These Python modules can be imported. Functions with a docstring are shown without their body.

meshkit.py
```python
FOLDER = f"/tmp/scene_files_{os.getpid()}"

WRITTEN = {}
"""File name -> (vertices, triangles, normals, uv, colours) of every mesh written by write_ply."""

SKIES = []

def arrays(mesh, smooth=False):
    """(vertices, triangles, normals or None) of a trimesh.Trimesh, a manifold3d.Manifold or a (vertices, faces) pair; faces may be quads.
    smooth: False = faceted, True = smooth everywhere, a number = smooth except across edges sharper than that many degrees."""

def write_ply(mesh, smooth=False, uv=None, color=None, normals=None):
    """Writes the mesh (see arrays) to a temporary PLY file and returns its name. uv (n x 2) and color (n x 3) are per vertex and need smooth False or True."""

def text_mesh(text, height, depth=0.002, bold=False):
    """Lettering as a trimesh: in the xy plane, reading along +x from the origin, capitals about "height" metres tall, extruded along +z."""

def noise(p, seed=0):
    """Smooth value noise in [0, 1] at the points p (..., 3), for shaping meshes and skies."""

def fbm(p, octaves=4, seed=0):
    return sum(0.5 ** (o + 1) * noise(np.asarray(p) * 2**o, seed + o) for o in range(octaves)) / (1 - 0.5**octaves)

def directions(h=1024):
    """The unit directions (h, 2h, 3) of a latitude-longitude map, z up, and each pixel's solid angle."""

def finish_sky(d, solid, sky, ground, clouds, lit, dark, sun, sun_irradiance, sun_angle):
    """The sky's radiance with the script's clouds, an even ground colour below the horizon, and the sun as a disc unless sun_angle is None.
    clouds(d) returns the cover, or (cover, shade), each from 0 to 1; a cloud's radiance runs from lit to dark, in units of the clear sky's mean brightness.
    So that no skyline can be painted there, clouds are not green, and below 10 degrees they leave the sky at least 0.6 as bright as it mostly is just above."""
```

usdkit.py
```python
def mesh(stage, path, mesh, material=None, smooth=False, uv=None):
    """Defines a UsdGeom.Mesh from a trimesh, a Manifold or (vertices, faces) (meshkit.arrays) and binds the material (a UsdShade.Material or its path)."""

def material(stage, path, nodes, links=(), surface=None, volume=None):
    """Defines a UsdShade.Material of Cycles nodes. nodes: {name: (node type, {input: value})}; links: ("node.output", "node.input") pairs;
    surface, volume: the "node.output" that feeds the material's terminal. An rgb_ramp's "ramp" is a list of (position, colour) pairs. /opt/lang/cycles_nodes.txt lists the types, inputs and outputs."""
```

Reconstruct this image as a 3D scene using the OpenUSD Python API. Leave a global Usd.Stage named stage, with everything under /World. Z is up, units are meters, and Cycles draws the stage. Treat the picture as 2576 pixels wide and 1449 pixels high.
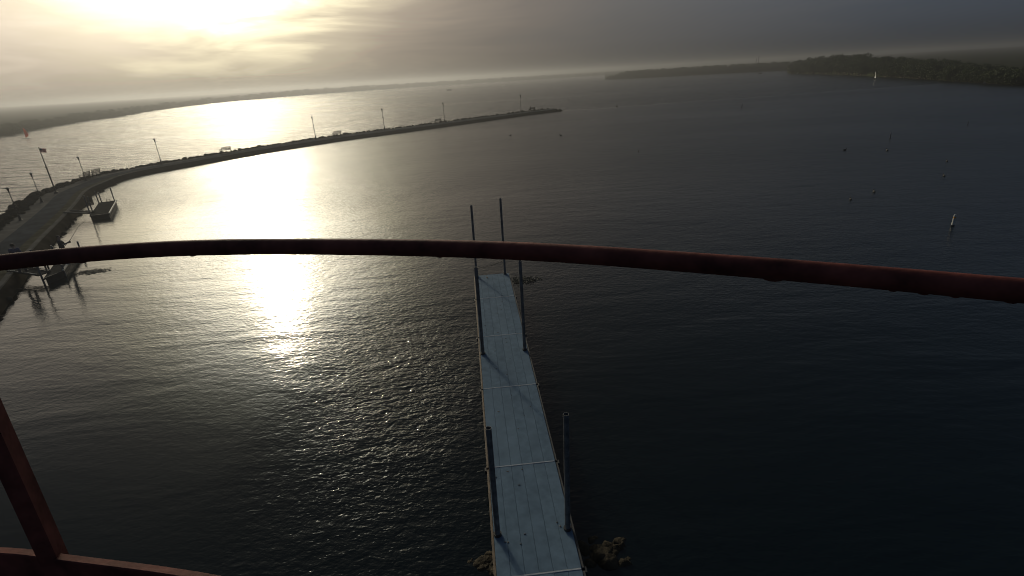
import math, random
import numpy as np, trimesh, manifold3d as m3, usdkit, meshkit
from shapely.geometry import Polygon, LineString
from pxr import Usd, UsdGeom, UsdLux, UsdShade, Gf, Sdf, Vt

stage = Usd.Stage.CreateInMemory()
UsdGeom.SetStageUpAxis(stage, 'Z'); UsdGeom.SetStageMetersPerUnit(stage, 1.0)
world = UsdGeom.Xform.Define(stage, '/World'); stage.SetDefaultPrim(world.GetPrim())
UsdGeom.Scope.Define(stage, '/World/Looks')
rng = np.random.default_rng(7); random.seed(7)

# ---------------------------------------------------------------- camera
CAM_H, FPX, W2, H2 = 9.5, 1320.0, 1288.0, 724.5          # camera height; focal length, centre in the 2576 px wide picture
ROLL = math.atan(0.06)
PITCH = math.atan((724.5 - 192) * math.cos(ROLL) / FPX)
FWD = np.array([0, math.cos(PITCH), -math.sin(PITCH)])
_r0, _u0 = np.array([1.0, 0, 0]), np.array([0, math.sin(PITCH), math.cos(PITCH)])
RIGHT = math.cos(ROLL) * _r0 - math.sin(ROLL) * _u0
UP = math.sin(ROLL) * _r0 + math.cos(ROLL) * _u0
cam = UsdGeom.Camera.Define(stage, '/World/camera')
cam.CreateHorizontalApertureAttr(36.0); cam.CreateFocalLengthAttr(36.0 * FPX / 2576.0)
cam.CreateClippingRangeAttr(Gf.Vec2f(0.05, 20000.0))
_m = np.eye(4); _m[0, :3], _m[1, :3], _m[2, :3], _m[3, :3] = RIGHT, UP, -FWD, (0, 0, CAM_H)
cam.AddTransformOp().Set(Gf.Matrix4d(*_m.ravel().tolist()))
cam.CreateExposureAttr(-1.585)

# ---------------------------------------------------------------- sun and sky
SUN_AZ, SUN_EL = math.radians(-24.9), math.radians(16.5)
SUN = np.array([math.sin(SUN_AZ) * math.cos(SUN_EL), math.cos(SUN_AZ) * math.cos(SUN_EL), math.sin(SUN_EL)])
sun = UsdLux.DistantLight.Define(stage, '/World/sun')
sun.CreateIntensityAttr(0.5); sun.CreateAngleAttr(0.9); sun.CreateColorAttr(Gf.Vec3f(1.0, 0.86, 0.62)); sun.CreateNormalizeAttr(True)
_z = SUN; _x = np.cross([0, 0, 1.0], _z); _x /= np.linalg.norm(_x); _y = np.cross(_z, _x)
_m = np.eye(4); _m[0, :3], _m[1, :3], _m[2, :3] = _x, _y, _z
sun.AddTransformOp().Set(Gf.Matrix4d(*_m.ravel().tolist()))
C2 = np.array([math.sin(math.radians(-45)) * math.cos(math.radians(8)), math.cos(math.radians(-45)) * math.cos(math.radians(8)), math.sin(math.radians(8))])   # bright cloud bank left of the sun
SKY = usdkit.material(stage, '/World/Looks/sky', {
    'co': ('texture_coordinate', {}),
    'sky': ('sky_texture', {'sky_type': 'single_scattering', 'sun_disc': False, 'sun_elevation': SUN_EL, 'sun_rotation': math.atan2(SUN[0], SUN[1]), 'aerosol_density': 4.0, 'air_density': 1.0, 'ozone_density': 1.0}),
    'des': ('hsv', {'saturation': 0.55, 'value': 1.0, 'fac': 1.0}),
    'dot': ('vector_math', {'math_type': 'dot_product', 'vector2': tuple(SUN)}),
    'ang': ('math', {'math_type': 'arccosine', 'use_clamp': False}),
    'a01': ('math', {'math_type': 'divide', 'value2': math.radians(100.0)}),
    # cloud streaks: noise stretched along the horizon, bent a little
    'map': ('mapping', {'mapping_type': 'point', 'scale': (2.2, 2.2, 15.0), 'rotation': (0.0, 0.16, 0.0)}),
    'n1': ('noise_texture', {'scale': 1.6, 'detail': 7.0, 'roughness': 0.58, 'distortion': 0.9}),
    'nr': ('map_range', {'from_min': 0.3, 'from_max': 0.7, 'to_min': -0.022, 'to_max': 0.022}),
    'a2': ('math', {'math_type': 'add'}),
    'veil': ('rgb_ramp', {'ramp': [(0.00, (330, 292, 210)), (0.045, (150, 134, 98)), (0.08, (82, 73, 54)), (0.115, (27, 24, 15.8)), (0.15, (11.2, 9.6, 6.7)), (0.19, (6.3, 5.2, 4.0)), (0.235, (4.2, 3.5, 2.85)), (0.29, (2.9, 2.5, 2.22)),
                                   (0.38, (2.05, 2.0, 2.02)), (0.50, (1.62, 1.74, 1.98)), (0.62, (1.10, 1.36, 1.78)), (0.8, (0.78, 1.12, 1.7)), (1.0, (0.7, 1.10, 1.75))]}),
    'dot2': ('vector_math', {'math_type': 'dot_product', 'vector2': tuple(C2)}),
    'lob': ('map_range', {'range_type': 'smoothstep', 'from_min': math.cos(math.radians(20)), 'from_max': math.cos(math.radians(5)), 'to_min': 0.0, 'to_max': 1.0, 'clamp': True}),
    'n2r': ('map_range', {'from_min': 0.33, 'from_max': 0.62, 'to_min': 0.5, 'to_max': 1.25, 'clamp': True}),
    'lm': ('math', {'math_type': 'multiply'}),
    'bank': ('mix_color', {'blend_type': 'mix', 'a': (0, 0, 0), 'b': (9.5, 8.2, 6.3), 'use_clamp': False}),
    'sum': ('mix_color', {'blend_type': 'add', 'fac': 1.0, 'use_clamp': False, 'use_clamp_result': False}),
    # the veil thins to grey towards the horizon
    'sep': ('separate_xyz', {}),
    'el': ('rgb_ramp', {'ramp': [(0.0, (0.40,) * 3), (0.015, (0.50,) * 3), (0.045, (0.78,) * 3), (0.10, (1.08,) * 3), (0.18, (1.2,) * 3), (0.27, (1.06, 1.08, 1.12)), (0.42, (0.60, 0.68, 0.80)), (1.0, (0.66, 0.78, 0.96))]}),
    'mul': ('mix_color', {'blend_type': 'multiply', 'fac': 1.0, 'use_clamp': False, 'use_clamp_result': False}),
    'mix': ('mix_color', {'blend_type': 'mix', 'fac': 0.95, 'use_clamp': False}),
    'bg': ('background_shader', {'strength': 0.15}),
}, [('co.generated', 'dot.vector1'), ('dot.value', 'ang.value1'), ('ang.value', 'a01.value1'), ('co.generated', 'map.vector'), ('map.vector', 'n1.vector'),
    ('n1.fac', 'nr.value'), ('a01.value', 'a2.value1'), ('nr.result', 'a2.value2'), ('a2.value', 'veil.fac'), ('sky.color', 'des.color'), ('des.color', 'mix.a'),
    ('co.generated', 'dot2.vector1'), ('dot2.value', 'lob.value'), ('n1.fac', 'n2r.value'), ('lob.result', 'lm.value1'), ('n2r.result', 'lm.value2'), ('lm.value', 'bank.fac'),
    ('veil.color', 'sum.a'), ('bank.result', 'sum.b'), ('co.generated', 'sep.vector'), ('sep.z', 'el.fac'),
    ('sum.result', 'mul.a'), ('el.color', 'mul.b'), ('mul.result', 'mix.b'), ('mix.result', 'bg.color')], surface='bg.background')
dome = UsdLux.DomeLight.Define(stage, '/World/sky'); dome.CreateIntensityAttr(1.0)
UsdShade.MaterialBindingAPI.Apply(dome.GetPrim()).Bind(SKY)
dome.GetPrim().SetCustomDataByKey('kind', 'structure')


# ---------------------------------------------------------------- helpers
def ray(px, py):
    return FWD + RIGHT * ((px - W2) / FPX) + UP * ((H2 - py) / FPX)


def at(px, py, z=0.0):
    """The point at height z that a picture point shows."""
    d = ray(px, py)
    return np.array([0, 0, CAM_H]) + d * ((z - CAM_H) / d[2])


def proj(p):
    q = np.asarray(p, float) - [0, 0, CAM_H]
    w = q @ FWD
    return W2 + FPX * (q @ RIGHT) / w, H2 - FPX * (q @ UP) / w


_used = {}


def numbered(path):
    k = _used.get(path, 0); _used[path] = k + 1
    return path if k == 0 else f'{path}_{k:03d}'


def pathof(p):
    return str(p.GetPath()) if p is not None else '/World'


def tag(o, label=None, cat=None, group=None, kind=None):
    p = o.GetPrim() if hasattr(o, 'GetPrim') else o
    for k, v in (('label', label), ('category', cat), ('group', group), ('kind', kind)):
        if v:
            p.SetCustomDataByKey(k, v)
    return p


def obj(name, mesh, mat, parent=None, smooth=35, **kw):
    p = usdkit.mesh(stage, numbered(pathof(parent) + '/' + name), mesh, mat, smooth=smooth).GetPrim()
    return tag(p, **kw)


def thing(name, label, cat, loc=(0, 0, 0), rz=0.0, group=None, scale=None):
    x = UsdGeom.Xform.Define(stage, numbered('/World/' + name))
    x.AddTranslateOp().Set(Gf.Vec3d(*map(float, loc))); x.AddRotateZOp().Set(math.degrees(rz))
    if scale:
        x.AddScaleOp().Set(Gf.Vec3f(scale, scale, scale))
    return tag(x, label, cat, group)


def copy(root, label, loc, rz=0.0, scale=None, group=None):
    was = root.GetCustomData()
    r = thing(root.GetName(), label, was['category'], loc, rz, group or was.get('group'), scale)
    r.GetReferences().AddInternalReference(root.GetPath()); r.SetInstanceable(True)
    return r


cat = trimesh.util.concatenate


def box(sx, sy, sz, c=(0, 0, 0), rz=0.0, bev=0.0):
    if bev:
        b = bev
        pts = [(sgx * (sx / 2 - (0 if k == 0 else b)), sgy * (sy / 2 - (0 if k == 1 else b)), sgz * (sz / 2 - (0 if k == 2 else b)))
               for k in range(3) for sgx in (-1, 1) for sgy in (-1, 1) for sgz in (-1, 1)]
        m = trimesh.Trimesh(pts, process=False).convex_hull
    else:
        m = trimesh.creation.box((sx, sy, sz))
    if rz:
        m.apply_transform(trimesh.transformations.rotation_matrix(rz, [0, 0, 1]))
    m.apply_translation(c)
    return m


def tube(pts, r, sides=10, caps=True):
    """A swept tube with a steady frame; r is a number or one per point."""
    p = np.asarray(pts, float); n = len(p)
    r = np.broadcast_to(np.asarray(r, float), (n,))
    t = np.gradient(p, axis=0); t /= np.linalg.norm(t, axis=1, keepdims=True) + 1e-12
    ref = np.array([0, 0, 1.0]) if abs(t[0][2]) < 0.8 else np.array([1.0, 0, 0])
    a = np.cross(t, ref); a /= np.linalg.norm(a, axis=1, keepdims=True) + 1e-12
    b = np.cross(a, t)
    g = np.arange(sides) * 2 * np.pi / sides
    v = p[:, None] + r[:, None, None] * (np.cos(g)[None, :, None] * a[:, None] + np.sin(g)[None, :, None] * b[:, None])
    v = v.reshape(-1, 3)
    f = []
    for i in range(n - 1):
        for j in range(sides):
            k = (j + 1) % sides
            f += [[i * sides + j, (i + 1) * sides + j, (i + 1) * sides + k], [i * sides + j, (i + 1) * sides + k, i * sides + k]]
    if caps:
        c0, c1 = len(v), len(v) + 1
        v = np.vstack([v, p[0], p[-1]])
        for j in range(sides):
            k = (j + 1) % sides
            f += [[c0, j, k], [c1, (n - 1) * sides + k, (n - 1) * sides + j]]
    m = trimesh.Trimesh(v, f, process=False)
    m.fix_normals()
    return m


def bar(p, q, r, sides=8):
    return tube([p, (np.asarray(p, float) + q) / 2, q], r, sides)


def lathe(prof, sides=14):
    return trimesh.creation.revolve(np.array(prof, float), sections=sides)


def beam(p, q, w, h):
    """A box from p to q, w wide, h high."""
    p, q = np.asarray(p, float), np.asarray(q, float)
    d = q - p; L = np.linalg.norm(d); d /= L
    s = np.cross(d, [0, 0, 1.0]); s /= np.linalg.norm(s); u = np.cross(s, d)
    m = trimesh.creation.box((L, w, h)); T = np.eye(4); T[:3, 0], T[:3, 1], T[:3, 2], T[:3, 3] = d, -s, u, (p + q) / 2
    m.apply_transform(T)
    return m


def catmull(pts, per=8):
    p = np.asarray(pts, float); p = np.vstack([2 * p[0] - p[1], p, 2 * p[-1] - p[-2]])
    out = []
    for i in range(1, len(p) - 2):
        for t in np.linspace(0, 1, per, endpoint=False):
            a, b, c, d = p[i - 1], p[i], p[i + 1], p[i + 2]
            out.append(0.5 * (2 * b + (c - a) * t + (2 * a - 5 * b + 4 * c - d) * t * t + (3 * b - a - 3 * c + d) * t ** 3))
    out.append(p[-2])
    return np.array(out)


def resample(p, step):
    s = np.r_[0, np.cumsum(np.linalg.norm(np.diff(p, axis=0), axis=1))]
    q = np.arange(0, s[-1], step)
    return np.stack([np.interp(q, s, p[:, k]) for k in range(p.shape[1])], 1)


def ribbon(rows):
    """A sheet through rows of points (a list of equally long polylines)."""
    v = np.vstack(rows); n = len(rows[0]); f = []
    for i in range(len(rows) - 1):
        for j in range(n - 1):
            a, b, c, d = i * n + j, i * n + j + 1, (i + 1) * n + j + 1, (i + 1) * n + j
            f += [[a, b, c], [a, c, d]]
    return trimesh.Trimesh(v, f, process=False)


# ---------------------------------------------------------------- materials
def mat(name, color, rough=0.7, var=0.25, scale=6.0, bump=0.0, bscale=30.0, metallic=0.0, second=None, spec=0.5, translucent=False, detail=5.0, coords='position'):
    lo = tuple(c * (1 - var) for c in color); hi = tuple(min(1, c * (1 + var)) for c in (second or color))
    nodes = {'g': ('geometry', {}), 'n': ('noise_texture', {'scale': scale, 'detail': detail, 'roughness': 0.6}),
             'r': ('rgb_ramp', {'ramp': [(0.3, lo), (0.7, hi)]}),
             'p': ('principled_bsdf', {'roughness': rough, 'metallic': metallic, 'specular_ior_level': spec})}
    links = [('g.position', 'n.vector'), ('n.fac', 'r.fac'), ('r.color', 'p.base_color')]
    if bump:
        nodes |= {'bn': ('noise_texture', {'scale': bscale, 'detail': 4.0}), 'b': ('bump', {'strength': 1.0, 'distance': bump})}
        links += [('g.position', 'bn.vector'), ('bn.fac', 'b.height'), ('b.normal', 'p.normal')]
    surf = 'p.BSDF'
    if translucent:
        nodes |= {'t': ('translucent_bsdf', {}), 'm': ('mix_closure', {'fac': 0.3})}
        links += [('r.color', 't.color'), ('p.BSDF', 'm.closure1'), ('t.BSDF', 'm.closure2')]
        surf = 'm.closure'
    return usdkit.material(stage, '/World/Looks/' + name, nodes, links, surface=surf)


M = dict(
    concrete=mat('concrete', (0.11, 0.107, 0.10), 0.95, 0.25, 1.2, 0.006, 14, spec=0.0),
    asphalt=mat('asphalt', (0.055, 0.06, 0.066), 0.95, 0.25, 0.8, 0.004, 60, spec=0.0),
    grass=mat('worn_turf', (0.07, 0.067, 0.052), 0.95, 0.35, 1.5, 0.02, 12, spec=0.0),
    wall=mat('sheet_wall', (0.034, 0.031, 0.027), 0.95, 0.4, 1.1, 0.02, 5, spec=0.0),
    rock=mat('rock', (0.05, 0.047, 0.04), 0.95, 0.35, 2.0, 0.03, 8, spec=0.0),
    rock_dark=mat('rock_dark', (0.035, 0.033, 0.028), 0.9, 0.35, 2.4, 0.03, 8, spec=0.0),
    wet_rock=mat('wet_rock', (0.036, 0.029, 0.018), 0.85, 0.6, 3.5, 0.05, 9, spec=0.15),
    black=mat('black_metal', (0.02, 0.02, 0.022), 0.45, 0.3, 9),
    red_paint=mat('red_paint', (0.115, 0.026, 0.018), 0.7, 0.5, 9.0, 0.0012, 60, second=(0.15, 0.042, 0.03), spec=0.2),
    rust_floor=mat('rust_floor', (0.05, 0.012, 0.007), 0.8, 0.5, 28.0, 0.003, 90, second=(0.11, 0.06, 0.045)),
    galv=mat('galvanised', (0.115, 0.12, 0.125), 0.65, 0.55, 7, metallic=0.3),
    dark_in=mat('pipe_inside', (0.02, 0.02, 0.022), 0.8, 0.2),
    plank_a=mat('plank_a', (0.105, 0.158, 0.215), 0.9, 0.13, 4.5, 0.0008, 70, spec=0.05, second=(0.118, 0.174, 0.232)),
    plank_b=mat('plank_b', (0.10, 0.151, 0.206), 0.9, 0.15, 3.1, 0.0008, 70, spec=0.05, second=(0.112, 0.166, 0.224)),
    plank_c=mat('plank_c', (0.112, 0.166, 0.224), 0.9, 0.13, 1.7, 0.0008, 70, spec=0.05, second=(0.122, 0.178, 0.236)),
    seam=mat('seam_strip', (0.34, 0.37, 0.40), 0.4, 0.12, 8, spec=0.0),
    dock_frame=mat('dock_frame', (0.05, 0.068, 0.085), 0.85, 0.3, 3.0, spec=0.0),
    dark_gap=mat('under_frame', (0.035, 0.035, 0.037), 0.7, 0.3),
    timber=mat('timber_edge', (0.12, 0.085, 0.055), 0.75, 0.35, 6, 0.002, 30),
    pier_deck=mat('pier_deck', (0.05, 0.05, 0.047), 0.8, 0.3, 3.0, 0.003, 40, spec=0.0),
    pier_side=mat('pier_side', (0.035, 0.034, 0.032), 0.8, 0.4, 4.0),
    pale=mat('pale_trim', (0.42, 0.41, 0.36), 0.7, 0.2, 4.0),
    wood=mat('bench_wood', (0.06, 0.045, 0.03), 0.7, 0.3, 6.0),
    white=mat('white_paint', (0.45, 0.45, 0.42), 0.5, 0.1, 5.0),
    skin=mat('skin', (0.42, 0.27, 0.2), 0.6, 0.1, 20),
    cloth_dark=mat('dark_cloth', (0.03, 0.032, 0.045), 0.9, 0.3, 20),
    cloth_blue=mat('blue_cloth', (0.05, 0.06, 0.12), 0.9, 0.3, 20),
    cloth_grey=mat('grey_cloth', (0.07, 0.065, 0.06), 0.9, 0.3, 20),
    hair=mat('hair', (0.025, 0.018, 0.012), 0.7, 0.3, 30),
    red_sail=mat('red_sail', (0.75, 0.08, 0.05), 0.5, 0.15, 1.0, second=(0.8, 0.2, 0.06), translucent=True),
    white_sail=mat('white_sail', (0.8, 0.8, 0.78), 0.6, 0.08, 0.5, translucent=True),
    flag_red=mat('flag_red', (0.45, 0.03, 0.04), 0.8, 0.1, 5, translucent=True),
    flag_white=mat('flag_white', (0.65, 0.62, 0.6), 0.8, 0.08, 5, translucent=True),
    flag_blue=mat('flag_blue', (0.02, 0.03, 0.12), 0.8, 0.1, 5, translucent=True),
    feather=mat('feather', (0.03, 0.028, 0.025), 0.7, 0.4, 25),
    weed=mat('weed', (0.02, 0.022, 0.014), 0.6, 0.4, 8),
    rope=mat('rope', (0.05, 0.045, 0.035), 0.8, 0.2, 30),
    land=mat('shore_land', (0.035, 0.04, 0.022), 0.95, 0.35, 0.05, spec=0.0),
    leaf_a=mat('leaf_a', (0.030, 0.042, 0.018), 0.9, 0.45, 0.4, second=(0.042, 0.055, 0.022), translucent=True),
    leaf_b=mat('leaf_b', (0.024, 0.034, 0.016), 0.9, 0.45, 0.5, second=(0.033, 0.044, 0.02), translucent=True),
    bark=mat('bark', (0.07, 0.055, 0.04), 0.9, 0.3, 4),
    house=mat('house_wall', (0.55, 0.52, 0.47), 0.8, 0.1, 0.6),
    roof=mat('house_roof', (0.09, 0.08, 0.075), 0.85, 0.2, 0.6),
    glass_dark=mat('window_dark', (0.02, 0.025, 0.03), 0.15, 0.1),
    reflector=mat('buoy_band', (0.65, 0.3, 0.05), 0.5, 0.1),
)

# ---------------------------------------------------------------- shores: distance of the far waterline for each picture column
P_CURVE = np.array([(-600, 520), (0, 358), (133, 333), (333, 287), (500, 264), (859, 219), (1075, 194), (1292, 178.6), (1525, 170), (1717, 169), (1987, 174), (2217, 187), (2576, 224), (3100, 310)], float)
D_CURVE = np.array([(-1400, 240), (-600, 225), (0, 262), (300, 420), (560, 760), (800, 1000), (1100, 1250), (1530, 1350)], float)


def shore_far(px):
    return np.interp(px, D_CURVE[:, 0], D_CURVE[:, 1])


def shore_mid(px):
    return np.interp(px, [1500, 1530, 1990, 2100], [700, 640, 620, 620])


def shore_point(px):
    return np.interp(px, [1984, 1992, 2100, 2217, 2400, 2576, 3200, 4600], [520, 460, 385, 308, 238, 198, 165, 135])


def shore_dist(px):
    return shore_far(px) if px < 1526 else shore_mid(px) if px < 1987 else shore_point(px)


def col_dir(px):
    """Ground direction of the picture column px where it meets the horizon."""
    py = 192 - 0.06 * (px - W2)
    d = ray(px, py)
    return np.array([d[0], d[1]]) / np.hypot(d[0], d[1])


def shore_row(px):
    a = col_dir(px) * shore_dist(px)
    return proj((a[0], a[1], 0))[1]


def far_at(px, py, z=0.0):
    """Water points near the horizon, moved with the shore behind them."""
    P = np.interp(px, P_CURVE[:, 0], P_CURVE[:, 1]); Mr = shore_row(px); T = 92.0
    if py < P + T:
        py = Mr + (py - P) * (P + T - Mr) / T
    return at(px, py, z)


# ---------------------------------------------------------------- breakwater line
DECK = 0.56
LIP = np.array([at(*q, DECK)[:2] for q in [(0, 730), (79, 632), (119, 589), (155, 553), (195, 510), (217, 481), (253, 463), (335, 434), (500, 404), (667, 375), (859, 346), (1026, 324), (1192, 302), (1326, 284), (1402, 275)]])
_ext = LIP[0] + (LIP[0] - LIP[1]) / np.linalg.norm(LIP[0] - LIP[1]) * np.array([[26], [12]])
LIP = resample(catmull(np.vstack([_ext, LIP]), 8), 0.5)
for _ in range(10):
    LIP[1:-1] = (LIP[:-2] + 2 * LIP[1:-1] + LIP[2:]) / 4
_t = np.gradient(LIP, axis=0); _t /= np.linalg.norm(_t, axis=1, keepdims=True)
NRM = np.stack([-_t[:, 1], _t[:, 0]], 1)          # towards the open lake


def line(off, z, n=None):
    p = LIP + NRM * (off if np.ndim(off) == 0 else np.asarray(off)[:, None])
    return np.column_stack([p, np.broadcast_to(z, len(p))])


def station(px, off, z=None):
    z = DECK if z is None else z
    """The point of the breakwater's offset line that stands in picture column px."""
    p = line(off, z); x = np.array([proj(q)[0] if (q - [0, 0, CAM_H]) @ FWD > 1 else -9e3 for q in p])
    y = np.array([proj(q)[1] for q in p])
    k = np.flatnonzero((x[:-1] - px) * (x[1:] - px) <= 0)
    i = k[-1]; w = (px - x[i]) / (x[i + 1] - x[i] + 1e-9)
    q = p[i] * (1 - w) + p[i + 1] * w
    return q, math.atan2(_t[i][1], _t[i][0])


# ---------------------------------------------------------------- lake
rr = np.r_[1.0, np.geomspace(3.0, 420.0, 170), np.geomspace(450, 2800, 18)]
aa = np.radians(np.linspace(0, 360, 361))
LX, LY = rr[:, None] * np.sin(aa)[None, :], rr[:, None] * np.cos(aa)[None, :]
lv = np.column_stack([LX.ravel(), LY.ravel(), np.zeros(LX.size)])
nj = len(aa); lf = []
for i in range(len(rr) - 1):
    a = i * nj + np.arange(nj - 1)
    lf += [np.stack([a, a + nj, a + nj + 1], 1), np.stack([a, a + nj + 1, a + 1], 1)]
lf = np.vstack(lf)
from scipy.spatial import cKDTree
tree_ = cKDTree(LIP); dist, idx = tree_.query(lv[:, :2])
side = ((lv[:, :2] - LIP[idx]) * NRM[idx]).sum(1)
tip = LIP[-1]
beyond = lv[:, 1] > tip[1] + 0.18 * (lv[:, 0] - tip[0])
outside = (side > 0) & (idx < len(LIP) - 3) | beyond
chop = np.where(outside, 1.0, np.clip(0.34 + 0.0045 * np.hypot(lv[:, 0], lv[:, 1]), 0, 0.8))
pch = meshkit.fbm(np.column_stack([lv[:, 0] / 26 + 40, lv[:, 1] / 13 + 40, lv[:, 2] + 3]), 3, 5)
slick = np.clip((-lv[:, 0] - 1.0) / 7.0, 0, 1) * np.clip((26 - lv[:, 1] - 0.25 * lv[:, 0]) / 12, 0, 1) * np.clip(1.35 - 0.03 * lv[:, 1] + 0.0 * lv[:, 0], 0.3, 1)
glint = np.exp(-((lv[:, 0] + 4.2) / 3.4) ** 2 - ((lv[:, 1] - 15.5) / 5.5) ** 2)
lull = np.clip((lv[:, 0] - 0.6 + 0.06 * lv[:, 1]) / 3.0, 0, 1) * np.clip((24 - lv[:, 1]) / 9, 0, 1)
calm = np.exp(-(np.hypot((lv[:, 0] + 30) / 13, (lv[:, 1] - 34) / 20)) ** 2)
chop = np.where(outside, 2.6, chop * (0.5 + 1.0 * pch) * (1 - 0.8 * calm) * (1 - 0.85 * slick) * (1 + 3.0 * glint) * (1 - 0.6 * lull))
WATER = usdkit.material(stage, '/World/Looks/water', {
    'g': ('geometry', {}), 'at': ('attribute', {'attribute': 'ruffle'}),
    'm1': ('mapping', {'mapping_type': 'point', 'scale': (0.7, 1.15, 1.0), 'rotation': (0, 0, math.radians(14))}),
    'm2': ('mapping', {'mapping_type': 'point', 'scale': (0.55, 1.1, 1.0), 'rotation': (0, 0, math.radians(-12))}),
    'n1': ('noise_texture', {'scale': 4.6, 'detail': 2.0, 'roughness': 0.5, 'distortion': 0.4}),
    'n2': ('noise_texture', {'scale': 0.9, 'detail': 2.0, 'roughness': 0.5, 'distortion': 0.3}),
    'm3': ('mapping', {'mapping_type': 'point', 'scale': (0.4, 1.25, 1.0), 'rotation': (0, 0, math.radians(6))}), 'n4': ('noise_texture', {'scale': 0.36, 'detail': 3.0, 'roughness': 0.6, 'distortion': 0.4}), 's4': ('math', {'math_type': 'multiply'}), 'sw': ('attribute', {'attribute': 'swell'}), 'a4': ('math', {'math_type': 'add'}),
    'n3': ('noise_texture', {'scale': 0.16, 'detail': 1.0, 'roughness': 0.4}),
    's1': ('math', {'math_type': 'multiply', 'value2': 0.058}), 's2': ('math', {'math_type': 'multiply', 'value2': 0.09}), 's3': ('math', {'math_type': 'multiply', 'value2': 0.15}), 'n0': ('noise_texture', {'scale': 12.0, 'detail': 2.0, 'roughness': 0.5, 'distortion': 0.3}), 's0': ('math', {'math_type': 'multiply', 'value2': 0.022}), 'a0': ('math', {'math_type': 'add'}), 'gl': ('attribute', {'attribute': 'micro'}),
    'a1': ('math', {'math_type': 'add'}), 'a2': ('math', {'math_type': 'add'}), 'h': ('math', {'math_type': 'multiply'}),
    'b': ('bump', {'strength': 1.0, 'distance': 1.0}),
    'p': ('principled_bsdf', {'base_color': (0.003, 0.007, 0.009), 'roughness': 0.06, 'ior': 1.333, 'specular_ior_level': 0.5}),
}, [('g.position', 'm1.vector'), ('g.position', 'm2.vector'), ('m1.vector', 'n1.vector'), ('m2.vector', 'n2.vector'), ('g.position', 'n3.vector'),
    ('n1.fac', 's1.value1'), ('n2.fac', 's2.value1'), ('n3.fac', 's3.value1'), ('s1.value', 'a1.value1'), ('s2.value', 'a1.value2'), ('a1.value', 'a2.value1'), ('s3.value', 'a2.value2'),
    ('m1.vector', 'n0.vector'), ('n0.fac', 's0.value1'), ('s0.value', 'a0.value1'), ('a2.value', 'a0.value2'), ('a0.value', 'h.value1'), ('g.position', 'm3.vector'), ('m3.vector', 'n4.vector'), ('n4.fac', 's4.value1'), ('sw.fac', 's4.value2'), ('h.value', 'a4.value1'), ('s4.value', 'a4.value2'), ('at.fac', 'h.value2'), ('a4.value', 'b.height'), ('b.normal', 'p.normal'), ('gl.fac', 'p.roughness')], surface='p.BSDF')
lake = usdkit.mesh(stage, '/World/lake', (lv, lf), WATER, smooth=False)
UsdGeom.PrimvarsAPI(lake).CreatePrimvar('ruffle', Sdf.ValueTypeNames.FloatArray, 'vertex').Set(Vt.FloatArray.FromNumpy(chop.astype(np.float32)))
_R = np.hypot(lv[:, 0], lv[:, 1])
micro = np.interp(_R, [0, 15, 60, 170, 500, 900], [0.09, 0.12, 0.25, 0.32, 0.32, 0.16]) * np.where(outside, 0.68, 0.92) * (0.82 + 0.36 * meshkit.fbm(np.column_stack([lv[:, 0] / 90 + 7, lv[:, 1] / 22 + 9, lv[:, 2] + 1]), 3, 9)) * (1 - 0.6 * calm) * (1 - 0.72 * glint)
UsdGeom.PrimvarsAPI(lake).CreatePrimvar('micro', Sdf.ValueTypeNames.FloatArray, 'vertex').Set(Vt.FloatArray.FromNumpy(micro.astype(np.float32)))
swell = np.where(outside, 1.35, 0.05 + 0.10 * lull) * np.clip(0.6 + (_R - 20) / 50, 0.3, 1)
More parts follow.
